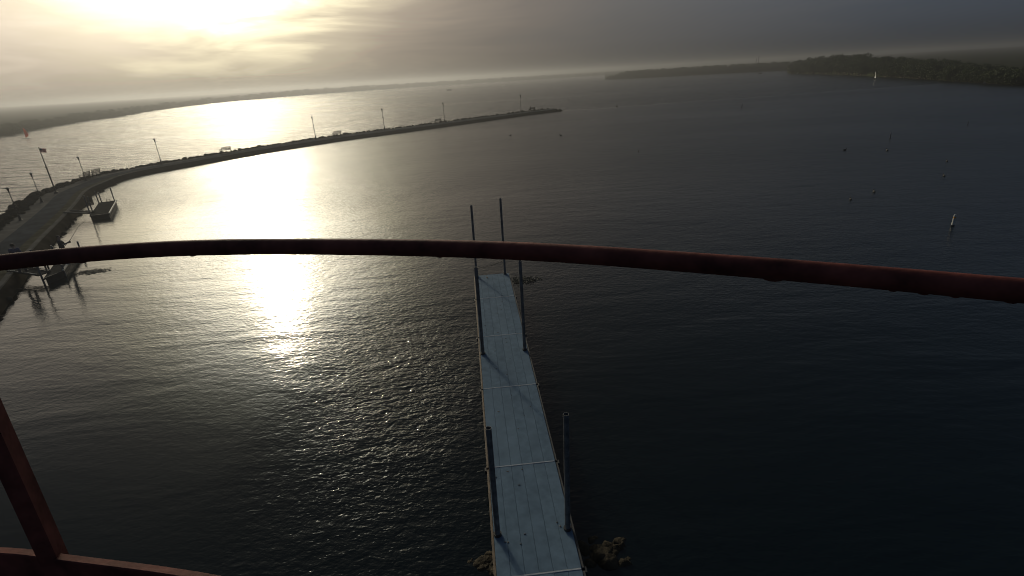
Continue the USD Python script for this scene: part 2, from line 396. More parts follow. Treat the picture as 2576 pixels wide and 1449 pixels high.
UsdGeom.PrimvarsAPI(lake).CreatePrimvar('swell', Sdf.ValueTypeNames.FloatArray, 'vertex').Set(Vt.FloatArray.FromNumpy(swell.astype(np.float32)))
tag(lake, kind='structure')


# ---------------------------------------------------------------- land round the lake
def land(name, cols, dist_of, height_of, depth):
    prof = [(-3, -0.6), (0.0, 0.12), (0.012, 0.3), (0.10, 0.55), (0.35, 0.9), (0.7, 1.0), (1.0, 0.85)]
    rows = []
    for f, h in prof:
        row = []
        for c in cols:
            d = dist_of(c) + (f if f < 0 else f * depth)
            a = col_dir(c) * d
            hh = h if f <= 0.0 else max(0.3, h * height_of(c)) * (0.8 + 0.4 * float(meshkit.noise(np.array([a[0] / 30, a[1] / 30, 2.0]), 3)))
            row.append((a[0], a[1], hh))
        rows.append(row)
    for d, z in ((1500, 3.0), (2100, 4.5), (2850, 6.5)):                # the flat country behind
        rows.append([(*(col_dir(c) * max(d, dist_of(c) + depth * 1.2)), z + 3.0 * float(meshkit.noise(np.array([c / 160.0, d / 300.0, 0.5]), 8))) for c in cols])
    m = ribbon([np.array(r) for r in rows])
    if m.face_normals[:, 2].mean() < 0:
        m.invert()
    return obj(name, m, M['land'], smooth=True, kind='structure')


def far_h(c):
    return np.interp(c, [-600, 0, 300, 560, 700, 860, 1050, 1200, 1500, 1700], [1.1, 1.2, 1.9, 3.4, 5.4, 6.0, 6.0, 5.2, 3.2, 3.2])


def mid_h(c):
    return np.interp(c, [1525, 1560, 1620, 1990, 2100], [0.5, 2.0, 3.6, 3.2, 3.0])


def point_h(c):
    return np.interp(c, [1985, 2030, 2100, 2184, 2284, 2384, 2576, 3200], [3.0, 4.6, 6.2, 5.0, 3.0, 1.3, 0.5, 0.5])


land('far_hills', np.linspace(-1500, 1700, 170), shore_far, far_h, 260)
land('wooded_bank', np.linspace(1522, 2150, 70), shore_mid, mid_h, 160)
land('peninsula', np.r_[np.linspace(1984, 2100, 24), np.linspace(2110, 4200, 100)], shore_point, point_h, 90)


def crown(n, w, h, seed, leaf, conifer=False):
    r = np.random.default_rng(seed)
    lobes = [(r.normal(0, w * 0.24), r.normal(0, w * 0.24), h * r.uniform(0.2, 0.82), w * r.uniform(0.22, 0.34)) for _ in range(9)]
    vs, fs = [], []
    for i in range(n):
        if conifer:
            t = r.uniform(0.12, 1.0); ang = r.uniform(0, 2 * np.pi); rad = w * 0.42 * (1 - t) * (0.75 + 0.25 * math.sin(t * 40)) + 0.05
            c = np.array([rad * math.cos(ang), rad * math.sin(ang), h * t]); nn = np.array([math.cos(ang), math.sin(ang), 0.4])
        else:
            x, y, z, q = lobes[r.integers(len(lobes))]
            d = r.normal(size=3); d /= np.linalg.norm(d); c = np.array([x, y, z]) + d * q * r.uniform(0.75, 1.08) * [1, 1, 0.85]; nn = d
        nn = nn / np.linalg.norm(nn) + r.normal(0, 0.45, 3); nn /= np.linalg.norm(nn)
        a = np.cross(nn, r.normal(size=3)); a /= np.linalg.norm(a); b = np.cross(nn, a); s = leaf * r.uniform(0.6, 1.3)
        k = len(vs); vs += [c + a * s, c + b * s * 0.8, c - a * s, c - b * s * 0.8]; fs += [[k, k + 1, k + 2], [k, k + 2, k + 3]]
    return trimesh.Trimesh(vs, fs, process=False)


def trunk(h, r0, seed):
    r = np.random.default_rng(seed)
    ms = [tube([(0, 0, -0.3), (r.normal(0, 0.05), 0, h * 0.3), (r.normal(0, 0.1), 0, h * 0.75)], [r0, r0 * 0.75, r0 * 0.3], 6)]
    for k in range(3):
        a = r.uniform(0, 6.28); z = h * r.uniform(0.3, 0.5)
        ms.append(tube([(0, 0, z), (0.12 * h * math.cos(a), 0.12 * h * math.sin(a), z + 0.14 * h), (0.22 * h * math.cos(a), 0.22 * h * math.sin(a), z + 0.25 * h)], [r0 * 0.5, r0 * 0.3, r0 * 0.15], 5))
    return cat(ms)


def wood(name, label, pts, scales, protos, mats):
    pi = UsdGeom.PointInstancer.Define(stage, '/World/' + name)
    rel = []
    for i, (cm, tm) in enumerate(protos):
        base = f'/World/{name}/prototypes/tree_{i}'.replace('tree_0', 'tree')
        UsdGeom.Xform.Define(stage, base)
        usdkit.mesh(stage, base + '/crown', cm, mats[i % len(mats)], smooth=False)
        usdkit.mesh(stage, base + '/trunk', tm, M['bark'], smooth=True)
        rel.append(Sdf.Path(base))
    pi.CreatePrototypesRel().SetTargets(rel)
    n = len(pts)
    pi.CreateProtoIndicesAttr(Vt.IntArray([int(k) for k in rng.integers(0, len(protos), n)]))
    pi.CreatePositionsAttr(Vt.Vec3fArray.FromNumpy(np.asarray(pts, np.float32)))
    pi.CreateScalesAttr(Vt.Vec3fArray.FromNumpy(np.asarray(scales, np.float32)))
    pi.CreateOrientationsAttr(Vt.QuathArray([Gf.Quath(math.cos(a / 2), 0, 0, math.sin(a / 2)) for a in rng.uniform(0, 6.28, n)]))
    tag(pi, label, 'wood', kind='stuff')
    return pi


PROTO = [(crown(420, 1.05, 1.0, 11, 0.055), trunk(0.8, 0.035, 1)), (crown(420, 0.85, 1.0, 12, 0.055), trunk(0.8, 0.035, 2)), (crown(420, 1.2, 1.0, 13, 0.06), trunk(0.75, 0.04, 3))]


def scatter(n, c0, c1, dist_of, height_of, depth, hgt, front=0.0):
    pts, sc = [], []
    for _ in range(n):
        c = rng.uniform(c0, c1); f = 0.0 if rng.uniform() < 0.3 else 0.9 * rng.uniform(0, 1) ** 1.6
        a = col_dir(c) * (dist_of(c) - 0.6 + f * depth)
        g = np.interp(f, [0, 0.012, 0.10, 0.35, 0.7, 1.0], [0.25, 0.35, 0.55, 0.9, 1.0, 0.85]) * height_of(c) * 0.95
        s = hgt(c) * rng.uniform(0.5, 1.4)
        pts.append((a[0], a[1], g - 0.1)); sc.append((s, s, s))
    return pts, sc


p1, s1 = scatter(1500, -1300, 1640, shore_far, far_h, 90, lambda c: np.interp(c, [0, 560, 860, 1500], [1.5, 2.6, 3.4, 3.4]))
wood('far_wood', 'hazy low band of trees along the far shore behind the open lake', p1, [(a * 1.7, b * 1.7, c) for a, b, c in s1], PROTO, [M['leaf_b']])
p2, s2 = scatter(900, 1526, 2040, shore_mid, mid_h, 110, lambda c: np.interp(c, [1526, 1570, 1990], [1.8, 4.2, 4.2]))
wood('bank_wood', 'grey green wood on the middle bank left of the dark peninsula', p2, s2, PROTO, [M['leaf_b']])
ph = lambda c: np.interp(c, [1985, 2010, 2100, 2284, 2576, 3200], [3.4, 4.3, 4.8, 4.0, 2.7, 2.4])
p3, s3 = scatter(1900, 1989, 4000, shore_point, point_h, 70, ph)
wood('peninsula_wood', 'dark green dense wood covering the peninsula at the right', p3, s3, PROTO, [M['leaf_a'], M['leaf_b'], M['leaf_a']])

# trees of the peninsula's skyline that stand out
SKY_TREES = [(2238, 'broad rounded tree on the middle of the dark peninsula skyline'), (2296, 'round tree at the dip of the peninsula skyline'), (2322, 'wide low tree just right of the dip in the peninsula skyline'),
             (2352, 'narrow pointed conifer on the skyline right of the dip'), (2390, 'tall dark conifer rising above its neighbours on the peninsula skyline'), (2442, 'broad tree with a stepped top near the right end of the skyline'),
             (2476, 'rounded tree between the stepped one and the right picture edge'), (2538, 'tall round tree close to the right picture edge')]
for k, (c, lab) in enumerate(SKY_TREES):
    con = k in (3, 4)
    a = col_dir(c) * (shore_point(c) + 22); hh = float(ph(c)) * (1.28 if con else 1.2)
    t = thing('conifer' if con else 'broadleaf_tree', lab, 'tree', (a[0], a[1], point_h(c) * 0.75 - 0.1), k * 1.3, None, hh)
    obj('trunk', trunk(0.85, 0.035, 40 + k), M['bark'], t)
    obj('crown', crown(480, 0.62 if con else 1.1, 1.0, 60 + k, 0.05, con), M['leaf_b' if con else 'leaf_a'], t, smooth=False)

# small pale houses among the trees by the water
HOUSES = [(1996, 4, 'small pale boathouse at the left tip of the dark peninsula'), (2013, 0.5, 'tiny white cottage low on the shore near the peninsula tip'), (2120, 12, 'cream house half hidden up the wooded slope'),
          (2432, 2, 'pale grey house near the water under the right part of the wood'), (2508, 1.5, 'white walled house at the shore close to the right picture edge')]
for k, (c, back, lab) in enumerate(HOUSES):
    d = col_dir(c); a = d * (shore_point(c) + back)
    t = thing('lake_house', lab, 'house', (a[0], a[1], 0.3 + back * 0.22), math.atan2(d[1], d[0]) - math.pi / 2)
    w_, d_, h_ = 1.9, 1.5, 1.0
    obj('wall', box(w_, d_, h_ + 1, (0, 0, (h_ - 1) / 2)), M['house'], t)
    pr = trimesh.Trimesh([(-w_ * .56, -d_ * .6, h_), (w_ * .56, -d_ * .6, h_), (w_ * .56, d_ * .6, h_), (-w_ * .56, d_ * .6, h_), (-w_ * .56, 0, h_ + .75), (w_ * .56, 0, h_ + .75)], process=False).convex_hull
    obj('roof', pr, M['roof'], t)
    for wx in (-0.5, 0.45):
        obj('window', box(0.36, 0.04, 0.42, (wx, -d_ / 2 - 0.012, 0.5)), M['glass_dark'], t)

for k, (c, top, lab) in enumerate([(1902, 1.0, 'thin lattice radio mast, left and shorter of the pair above the middle wood'), (1908, 1.25, 'thin radio mast, right and taller of the pair above the middle wood')]):
    a = col_dir(c) * 690
    t = thing('radio_mast', lab, 'mast', (a[0], a[1], 3.0))
    hh = 9.8 * top
    for q in range(3):
        b = q * 2.094
        obj('mast_leg', bar((0.3 * math.cos(b), 0.3 * math.sin(b), -1), (0.16 * math.cos(b), 0.16 * math.sin(b), hh), 0.07, 5), M['black'], t)
    obj('bracing', cat([bar((0.28 * math.cos(2.094 * q), 0.28 * math.sin(2.094 * q), z), (0.26 * math.cos(2.094 * (q + 1)), 0.26 * math.sin(2.094 * (q + 1)), z + 0.7), 0.035, 4) for q in range(3) for z in np.arange(0, hh - 1, 0.8)]), M['black'], t)

# ---------------------------------------------------------------- breakwater
bw = thing('breakwater', 'long curved stone and concrete breakwater running out from the left into the lake', 'breakwater')
wob = 0.34 + 0.12 * (meshkit.fbm(np.column_stack([LIP / 2.2 + 50, np.zeros(len(LIP))]), 3, 2) - 0.5)
obj('inner_wall', ribbon([line(-wob - 0.12, -0.7), line(-wob, 0.0), line(-0.20, DECK * 0.6), line(-0.05, DECK - 0.06), line(0.0, DECK + 0.001)]), M['wall'], bw, smooth=True)
obj('inner_kerb', ribbon([line(0.0, DECK), line(0.02, DECK + 0.06), line(0.30, DECK + 0.06), line(0.32, DECK - 0.1)]), M['concrete'], bw, smooth=20)
obj('inner_border', ribbon([line(0.31, DECK), line(0.95, DECK)]), M['grass'], bw, smooth=True)
obj('asphalt_path', ribbon([line(0.93, DECK + 0.006), line(2.55, DECK + 0.006)]), M['asphalt'], bw, smooth=True)
obj('outer_border', ribbon([line(2.53, DECK), line(3.2, DECK), line(3.9, DECK + 0.02)]), M['concrete'], bw, smooth=True)
obj('core', ribbon([line(3.9, DECK + 0.02), line(4.6, 0.45), line(6.0, -0.3), line(6.6, -0.8)]), M['rock_dark'], bw, smooth=True)
tipd = _t[-1]
cap = []
for (o0, z0), (o1, z1) in zip([(-0.4, 0.0), (0.0, DECK), (1.95, DECK), (3.9, DECK), (6.2, -0.3)][:-1], [(0.0, DECK), (1.95, DECK), (3.9, DECK), (6.2, -0.3)]):
    a, b = line(o0, z0)[-1], line(o1, z1)[-1]; c = LIP[-1] + NRM[-1] * 2.4 + tipd * 3.6
    cap.append(trimesh.Trimesh([a, b, (c[0], c[1], -0.35)], [[0, 1, 2]], process=False))
capm = cat(cap)
if capm.face_normals[:, 2].mean() < 0:
    capm.invert()
obj('end_slope', capm, M['rock_dark'], bw, smooth=False)

VARS = []
for k in range(10):
    ico = trimesh.creation.icosphere(1 if k < 7 else 2)
    v = ico.vertices * (0.72 + 0.55 * meshkit.noise(ico.vertices * 1.3 + k * 9.1, k)[:, None])
    q = np.round(v * 2.2) / 2.2; v = 0.55 * v + 0.45 * q
    VARS.append(trimesh.Trimesh(v, ico.faces, process=False))


def boulder(c, s, r, lo=0):
    m = VARS[r.integers(lo, lo + (3 if lo else 7))].copy()
    m.apply_scale([s * r.uniform(0.8, 1.25), s * r.uniform(0.7, 1.1), s * r.uniform(0.55, 0.85)])
    m.apply_transform(trimesh.transformations.rotation_matrix(r.uniform(0, 6.28), [0, 0, 1]))
    m.apply_transform(trimesh.transformations.rotation_matrix(r.normal(0, 0.3), [1, 0, 0]))
    m.apply_translation(c)
    return m


spots = []
r_ = np.random.default_rng(21)
nst = len(LIP)
for row, (off, zz, sz, step) in enumerate([(3.95, 0.56, 0.19, 0.36), (4.25, 0.56, 0.30, 0.6), (4.9, 0.36, 0.38, 0.8), (5.6, 0.1, 0.45, 1.1)]):
    s = 0.0
    while s < (nst - 1) * 0.5:
        i = min(int(s / 0.5), nst - 1); o = off + r_.normal(0, 0.16); p = LIP[i] + NRM[i] * o
        size = sz * r_.uniform(0.6, 1.35)
        spots.append((p[0], p[1], zz + r_.normal(0, 0.08) + (0.12 if size > 0.42 and row == 1 else 0), size)); s += step * r_.uniform(0.5, 1.3)
for k in range(26):                                   # the tip
    u = r_.uniform(0, 1); o = r_.uniform(-0.5, 6.2); d = u * 3.2 * (1 - abs(o - 2.4) / 6)
    p = LIP[-1] + NRM[-1] * o + tipd * d
    spots.append((p[0], p[1], 0.6 - 0.65 * u - 0.05, 0.38 * r_.uniform(0.6, 1.3)))
for k in range(30):                                   # toe stones along the inner bank at the left
    i = r_.integers(30, 130); p = LIP[i] - NRM[i] * r_.uniform(0.3, 0.5)
    spots.append((p[0], p[1], r_.uniform(-0.1, 0.1), 0.14 * r_.uniform(0.6, 1.4)))
seen = [(k, s[3] / np.hypot(s[0], s[1])) for k, s in enumerate(spots) if -60 < proj(s[:3])[0] < 2600 and s[1] > 5 and s[2] > 0.2]
seen.sort(key=lambda q: -q[1]); pick = {k for k, _ in seen[:290]}
rest = []
for k, s in enumerate(spots):
    m = boulder(s[:3], s[3], r_)
    if k in pick:
        obj('rock', m, M['rock' if k % 3 else 'rock_dark'], bw, smooth=False)
    else:
        rest.append(m)
obj('rock_fill', cat(rest), M['rock'], bw, smooth=False, kind='stuff')

# ---------------------------------------------------------------- street lamps
LAMPS = [(52, 0.66, 'black lamp post on the breakwater nearest the left picture edge'), (106, 0.68, 'black lamp post between the nearest one and the flagpole'), (217, 0.68, 'black lamp post just right of the flagpole beside two benches'),
         (407, 0.85, 'black lamp post left of the sun glitter on the breakwater'), (795, 0.98, 'black lamp post at the right edge of the sun glitter'), (968, 1.02, 'black lamp post midway between the glitter edge and the bench lamp'),
         (1119, 1.04, 'black lamp post right beside a single empty bench'), (1311, 1.04, 'farthest black lamp post near the tip of the breakwater')]
lamp0 = None
for px, sc, lab in LAMPS:
    q, a = station(px, 3.15)
    if lamp0 is None:
        lamp0 = thing('lamp_post', lab, 'lamp post', q, a, 'lamp posts along the breakwater', sc)
        obj('base', lathe([(0, 0), (0.2, 0), (0.2, 0.1), (0.15, 0.16), (0.13, 0.55), (0.10, 0.62), (0.085, 0.75), (0, 0.75)]), M['black'], lamp0)
        obj('pole', lathe([(0, 0.7), (0.048, 0.7), (0.034, 3.55), (0, 3.55)], 10), M['black'], lamp0)
        obj('bracket', cat([lathe([(0, 2.42), (0.09, 2.42), (0.09, 2.56), (0, 2.56)], 10), bar((-0.28, 0, 2.5), (0.28, 0, 2.5), 0.02, 6)]), M['black'], lamp0)
        obj('lantern', lathe([(0, 3.5), (0.06, 3.5), (0.06, 3.62), (0.14, 4.08), (0, 4.08)]), M['black'], lamp0)
        obj('cap', lathe([(0, 4.07), (0.26, 4.07), (0.25, 4.11), (0.12, 4.2), (0.03, 4.28), (0, 4.3)]), M['black'], lamp0)
    else:
        copy(lamp0, lab, q, a, sc)

# ---------------------------------------------------------------- flagpole and flag
q, a = station(141.6, 2.9)
fp = thing('flagpole', 'tall dark flagpole with a collar halfway up on the left breakwater', 'flagpole', q)
obj('base', lathe([(0, 0), (0.22, 0), (0.2, 0.12), (0.1, 0.2), (0, 0.2)]), M['black'], fp)
obj('lower_pole', lathe([(0, 0.15), (0.075, 0.15), (0.06, 2.75), (0, 2.75)], 12), M['black'], fp)
obj('collar', cat([lathe([(0, 2.7), (0.1, 2.7), (0.1, 2.85), (0, 2.85)], 12), bar((-0.22, 0, 2.78), (0.0, 0, 2.82), 0.02, 6)]), M['black'], fp)
obj('upper_pole', lathe([(0, 2.8), (0.045, 2.8), (0.032, 4.75), (0, 4.75)], 10), M['black'], fp)
obj('finial', trimesh.creation.icosphere(2, 0.055).apply_translation((0, 0, 4.79)), M['black'], fp)
fl = thing('flag', 'small national flag with red and white stripes flying from the flagpole top', 'flag', (q[0], q[1], 4.7 + q[2]), 0.0, None, 0.62)
FW_, FH_, NX = 1.0, 0.62, 18


def wavy(x0, x1, z0, z1, off=0.0, nz=2):
    rows = []
    for z in np.linspace(z0, z1, nz):
        xs = np.linspace(x0, x1, NX)
        rows.append(np.column_stack([0.04 + xs * 0.97, 0.07 * np.sin(xs * 7 + z * 2) * xs / FW_ + off, z - 0.10 * xs ** 1.5 + 0.02 * np.sin(xs * 9)]))
    return ribbon(rows)


def thick(m, t=0.004):
    b = m.copy(); b.vertices = b.vertices + [0, t, 0]; b.invert()
    return cat([m, b])


for k in range(13):
    x0 = 0.4 if k < 7 else 0.0
    obj('stripe', thick(wavy(x0, FW_, -FH_ * k / 13, -FH_ * (k + 1) / 13)), M['flag_red' if k % 2 == 0 else 'flag_white'], fl, smooth=True)
obj('canton', thick(wavy(0.0, 0.4, 0.0, -FH_ * 7 / 13)), M['flag_blue'], fl, smooth=True)
st = []
for r in range(9):
    for c in range(6 - r % 2):
        x, z = 0.033 + (c + (0.5 if r % 2 else 0)) * 0.066, -0.034 - r * 0.033
        for sgn in (-1, 1):
            d = trimesh.creation.cylinder(0.011, 0.002, sections=6); d.apply_transform(trimesh.transformations.rotation_matrix(np.pi / 2, [1, 0, 0]))
            d.apply_translation((0.04 + x * 0.97, 0.07 * math.sin(x * 7 + z * 2) * x / FW_ + (0.008 if sgn > 0 else -0.004), z - 0.10 * x ** 1.5 + 0.02 * math.sin(x * 9))); st.append(d)
obj('stars', cat(st), M['flag_white'], fl, kind='stuff')

# ---------------------------------------------------------------- benches
BENCHES = [(222, 'park bench beside the flagpole lamp, left of a close pair'), (245, 'park bench right of its close neighbour at the bend of the breakwater'), (571, 'park bench in front of the blinding sun glitter'),
           (850, 'park bench just right of the glitter edge lamp'), (1103, 'empty park bench next to a lamp halfway to the tip'), (1340, 'park bench at the breakwater tip with someone sitting on its left end')]
bench0 = None; bench_tip = None
for px, lab in BENCHES:
    q, a = station(px, 3.3); rz = a                  # local +y looks out over the lake
    if bench0 is None:
        b = bench0 = thing('park_bench', lab, 'bench', q, rz, 'park benches on the breakwater')
        for y in (0.02, 0.17, 0.32):
            obj('seat_slat', box(1.75, 0.12, 0.04, (0, y + 0.1, 0.45), bev=0.006), M['wood'], b)
        for z in (0.6, 0.76, 0.92):
            obj('back_slat', box(1.75, 0.04, 0.11, (0, -0.03 - (z - 0.6) * 0.15, z), bev=0.006), M['wood'], b)
        for sx in (-0.78, 0.78):
            obj('end_frame', cat([beam((sx, 0.06, 0.0), (sx, -0.0, 0.45), 0.06, 0.06), beam((sx, -0.0, 0.44), (sx, -0.07, 0.98), 0.06, 0.06), beam((sx, 0.46, 0), (sx, 0.44, 0.66), 0.06, 0.06), box(0.06, 0.52, 0.04, (sx, 0.22, 0.405)), box(0.07, 0.52, 0.04, (sx, 0.22, 0.68))]), M['black'], b)
    else:
        b = copy(bench0, lab, q, rz)
    bench_tip = (q, rz)


# ---------------------------------------------------------------- people
def hullbones(j, bones, pitch=0.022, it=6):
    parts = []
    for p, q in bones:
        (a, ra), (b, rb) = j[p], j[q]
        s = m3.Manifold.sphere(ra, 14).translate(tuple(map(float, a))); t = m3.Manifold.sphere(rb, 14).translate(tuple(map(float, b)))
        parts.append(m3.Manifold.batch_hull([s, t]))
    u = m3.Manifold.batch_boolean(parts, m3.OpType.Add).refine_to_length(pitch)
    mm = u.to_mesh(); t = trimesh.Trimesh(mm.vert_properties[:, :3], mm.tri_verts, process=True)
    trimesh.smoothing.filter_taubin(t, iterations=it)
    return t


def person(label, loc, rz, pose, top, bottom):
    V = lambda *a: np.array(a, float)
    if pose == 'sit':
        hip, hy = 0.52, 0.0
        knee = {s: V(s * 0.12, 0.45, 0.52) for s in (-1, 1)}; ank = {s: V(s * 0.12, 0.5, 0.09) for s in (-1, 1)}; toe = {s: V(s * 0.13, 0.66, 0.05) for s in (-1, 1)}
    else:
        hip, hy = 0.93, 0.0
        stride = 0.17 if pose == 'walk' else 0.04
        knee = {s: V(s * 0.1, s * stride * 0.6 + 0.03, 0.5) for s in (-1, 1)}; ank = {s: V(s * 0.1, s * stride, 0.09) for s in (-1, 1)}; toe = {s: V(s * 0.12, s * stride + 0.17, 0.045) for s in (-1, 1)}
    sh = hip + 0.5
    if pose == 'rod':
        elb = {s: V(s * 0.24, 0.12, sh - 0.27) for s in (-1, 1)}; wri = {-1: V(-0.06, 0.36, sh - 0.22), 1: V(0.10, 0.42, sh - 0.14)}
    elif pose == 'sit':
        elb = {s: V(s * 0.24, 0.05, sh - 0.27) for s in (-1, 1)}; wri = {s: V(s * 0.13, 0.28, sh - 0.36) for s in (-1, 1)}
    else:
        elb = {s: V(s * 0.25, -s * 0.06, sh - 0.29) for s in (-1, 1)}; wri = {s: V(s * 0.25, -s * 0.10 + 0.08, sh - 0.54) for s in (-1, 1)}
    J = {'pel': (V(0, hy, hip), 0.125), 'wai': (V(0, 0, hip + 0.2), 0.115), 'che': (V(0, 0.01, hip + 0.38), 0.13), 'nek': (V(0, 0.01, sh + 0.05), 0.06), 'hed': (V(0, 0.035, sh + 0.17), 0.075), 'cro': (V(0, 0.015, sh + 0.23), 0.092)}
    B = [('pel', 'wai'), ('wai', 'che'), ('che', 'nek'), ('nek', 'hed'), ('hed', 'cro')]
    for s in (-1, 1):
        J |= {f'hip{s}': (V(s * 0.09, hy, hip - 0.03), 0.1), f'kne{s}': (knee[s], 0.062), f'ank{s}': (ank[s], 0.043), f'toe{s}': (toe[s], 0.035), f'sho{s}': (V(s * 0.18, 0, sh - 0.02), 0.06), f'elb{s}': (elb[s], 0.043), f'wri{s}': (wri[s], 0.03)}
        d = (wri[s] - elb[s]) / np.linalg.norm(wri[s] - elb[s]); side = np.cross(d, V(0, 0, 1)) + 1e-6; side /= np.linalg.norm(side)
        if abs(d[2]) > 0.8:
            side = V(0, 1, 0)
        J |= {f'pal{s}': (wri[s] + d * 0.07, 0.032), f'thu{s}': (wri[s] + d * 0.06 + side * 0.055, 0.011)}
        B += [('pel', f'hip{s}'), (f'hip{s}', f'kne{s}'), (f'kne{s}', f'ank{s}'), (f'ank{s}', f'toe{s}'), ('che', f'sho{s}'), (f'sho{s}', f'elb{s}'), (f'elb{s}', f'wri{s}'), (f'wri{s}', f'pal{s}'), (f'wri{s}', f'thu{s}')]
        for k in range(4):
            b0 = wri[s] + d * 0.09 + side * (0.03 - 0.02 * k); b1 = b0 + d * (0.05, 0.06, 0.055, 0.04)[k] + np.cross(d, side) * 0.02
            J |= {f'f{s}{k}': (b0, 0.011), f'g{s}{k}': (b1, 0.009)}; B += [(f'pal{s}', f'f{s}{k}'), (f'f{s}{k}', f'g{s}{k}')]
    J |= {'nose0': (V(0, 0.10, sh + 0.2), 0.014), 'nose1': (V(0, 0.125, sh + 0.17), 0.016)}; B += [('nose0', 'nose1'), ('hed', 'nose0')]
    for s in (-1, 1):
        J[f'ear{s}'] = (V(s * 0.088, 0.02, sh + 0.19), 0.022); B += [('cro', f'ear{s}')]
    t = thing('person', label, 'person', loc, rz)
    obj('body', hullbones(J, B), M['skin'], t, smooth=True)
    grow = lambda ks, g: {k: (J[k][0], J[k][1] + g) for k in ks}
    ks = ['pel', 'wai', 'che', 'sho-1', 'sho1', 'elb-1', 'elb1']
    obj('shirt', hullbones(grow(ks, 0.016), [('pel', 'wai'), ('wai', 'che'), ('che', 'sho-1'), ('che', 'sho1'), ('sho-1', 'elb-1'), ('sho1', 'elb1')], 0.03), top, t, smooth=True)
    ks = ['pel', 'hip-1', 'hip1', 'kne-1', 'kne1', 'ank-1', 'ank1']
    obj('trousers', hullbones(grow(ks, 0.02), [('pel', 'hip-1'), ('pel', 'hip1'), ('hip-1', 'kne-1'), ('hip1', 'kne1'), ('kne-1', 'ank-1'), ('kne1', 'ank1')], 0.03), bottom, t, smooth=True)
    hh = trimesh.creation.icosphere(2, 0.105); hh.vertices = hh.vertices * [0.95, 1.0, 0.95]; hh = hh.slice_plane((0, 0, -0.005), (0, -0.55, 0.83)); hh.apply_translation((0, 0.0, sh + 0.235))
    obj('hair', hh, M['hair'], t, smooth=True)
    for s in (-1, 1):
        obj('shoe', hullbones({'a': (ank[s] * [1, 1, 0] + V(0, -0.02, 0.05), 0.05), 'b': (toe[s], 0.043)}, [('a', 'b')], 0.03, 2), M['cloth_dark'], t, smooth=True)
        e = trimesh.creation.icosphere(1, 0.012).apply_translation((s * 0.033, 0.098, sh + 0.205)); obj('eye', e, M['hair'], t)
    return t, wri, sh


q, a = bench_tip
person('person in dark clothes sitting on the left end of the far bench', np.array([q[0], q[1], q[2]]) + [math.cos(a) * -0.62 - math.sin(a) * 0.2, math.sin(a) * -0.62 + math.cos(a) * 0.2, -0.02], a, 'sit', M['cloth_dark'], M['cloth_dark'])
person('person in dark clothes walking away along the path above the railing at far left', at(60, 686, DECK + 0.006), math.radians(28), 'walk', M['cloth_blue'], M['cloth_dark'])

# ---------------------------------------------------------------- floating fishing piers by the bank
def pier(label, fl_, fr_, br_, bl_, posts, gang, extra):
    c = (fl_ + fr_ + br_ + bl_) / 4; c0 = np.array([c[0], c[1], 0.0])
    t = thing('fishing_pier', label, 'pier', c0)
    P = [np.asarray(p)[:2] - c0[:2] for p in (fl_, fr_, br_, bl_)]
    poly = Polygon(P)
    up = lambda g, z, h: trimesh.creation.extrude_polygon(g, h, engine='earcut').apply_translation((0, 0, z))
    obj('deck', up(poly, 0.36, 0.05), M['pier_deck'], t, smooth=False)
    obj('float', up(poly.buffer(-0.06, join_style=2), -0.25, 0.607), M['pier_side'], t, smooth=False)
    e0, e1 = np.r_[P[1], 0.43], np.r_[P[2], 0.43]
    obj('edge_trim', beam(e0, e1, 0.09, 0.1), M['pale'], t)
    obj('edge_trim', beam(np.r_[P[0], 0.38] , np.r_[P[1], 0.38], 0.05, 0.1), M['pier_side'], t)
    for (x, y, h) in posts:
        obj('post', bar((x - c0[0], y - c0[1], -0.8), (x - c0[0], y - c0[1], h), 0.05, 10), M['galv'], t)
    for g0, g1, w in gang:
        g0, g1 = np.asarray(g0) - c0, np.asarray(g1) - c0
        g = obj('gangway', beam(g0, g1, w, 0.07), M['pier_deck'], t)
        s = np.cross(g1 - g0, [0, 0, 1.0]); s /= np.linalg.norm(s)
        for sg in (-1, 1):
            o = s * sg * (w / 2 + 0.02)
            obj('handrail', cat([bar(g0 + o + [0, 0, 0.09], g1 + o + [0, 0, 0.09], 0.03, 6)]), M['galv'], g)
    for m, nm in extra:
        m.apply_translation(-c0); obj(nm, m, M['black'], t)
    return t, c0


A = [at(225.3, 543.6, 0.4), at(265.6, 534, 0.4), at(286.1, 498.5, 0.4), at(254.2, 505.1, 0.4)]
A[1] = A[0] + 1.45 * np.array([0.93, 0.36, 0]); dirA = np.array([-0.50, 0.866, 0]); A[3] = A[0] + dirA * 7.2; A[2] = A[1] + dirA * 7.2


def ppx(px, py, z, h):
    p = at(px, py, z); return (p[0], p[1], z + h)


lipA, _ = station(168, 0.1, DECK + 0.05)
gA = at(232, 536, 0.42)
pier('grey floating fishing pier near the bend of the breakwater with a gangway to the bank', A[0], A[1], A[2], A[3],
     [ppx(248, 509, 0.4, 1.1), ppx(254, 504, 0.4, 0.75), ppx(286, 499, 0.4, 1.05), ppx(228, 541, 0.4, 1.7), ppx(231, 527, 0.4, 1.2)],
     [(lipA + [0, 0, 0.02], np.array([gA[0], gA[1], 0.46]), 0.7)],
     [(tube([A[3] + (A[2] - A[3]) * 0.45 + [0, 0, 0.02], A[3] + (A[2] - A[3]) * 0.47 + [0, 0, 0.22], A[3] + (A[2] - A[3]) * 0.62 + [0, 0, 0.22], A[3] + (A[2] - A[3]) * 0.64 + [0, 0, 0.02]], 0.025, 6), 'cleat')])
B = [at(108.6, 702, 0.4), at(159, 682, 0.4), at(199.6, 621, 0.4), None]
B[3] = B[0] + B[2] - B[1]
lipB, _ = station(34, 0.1, DECK + 0.05)
gB = at(113, 690, 0.42)
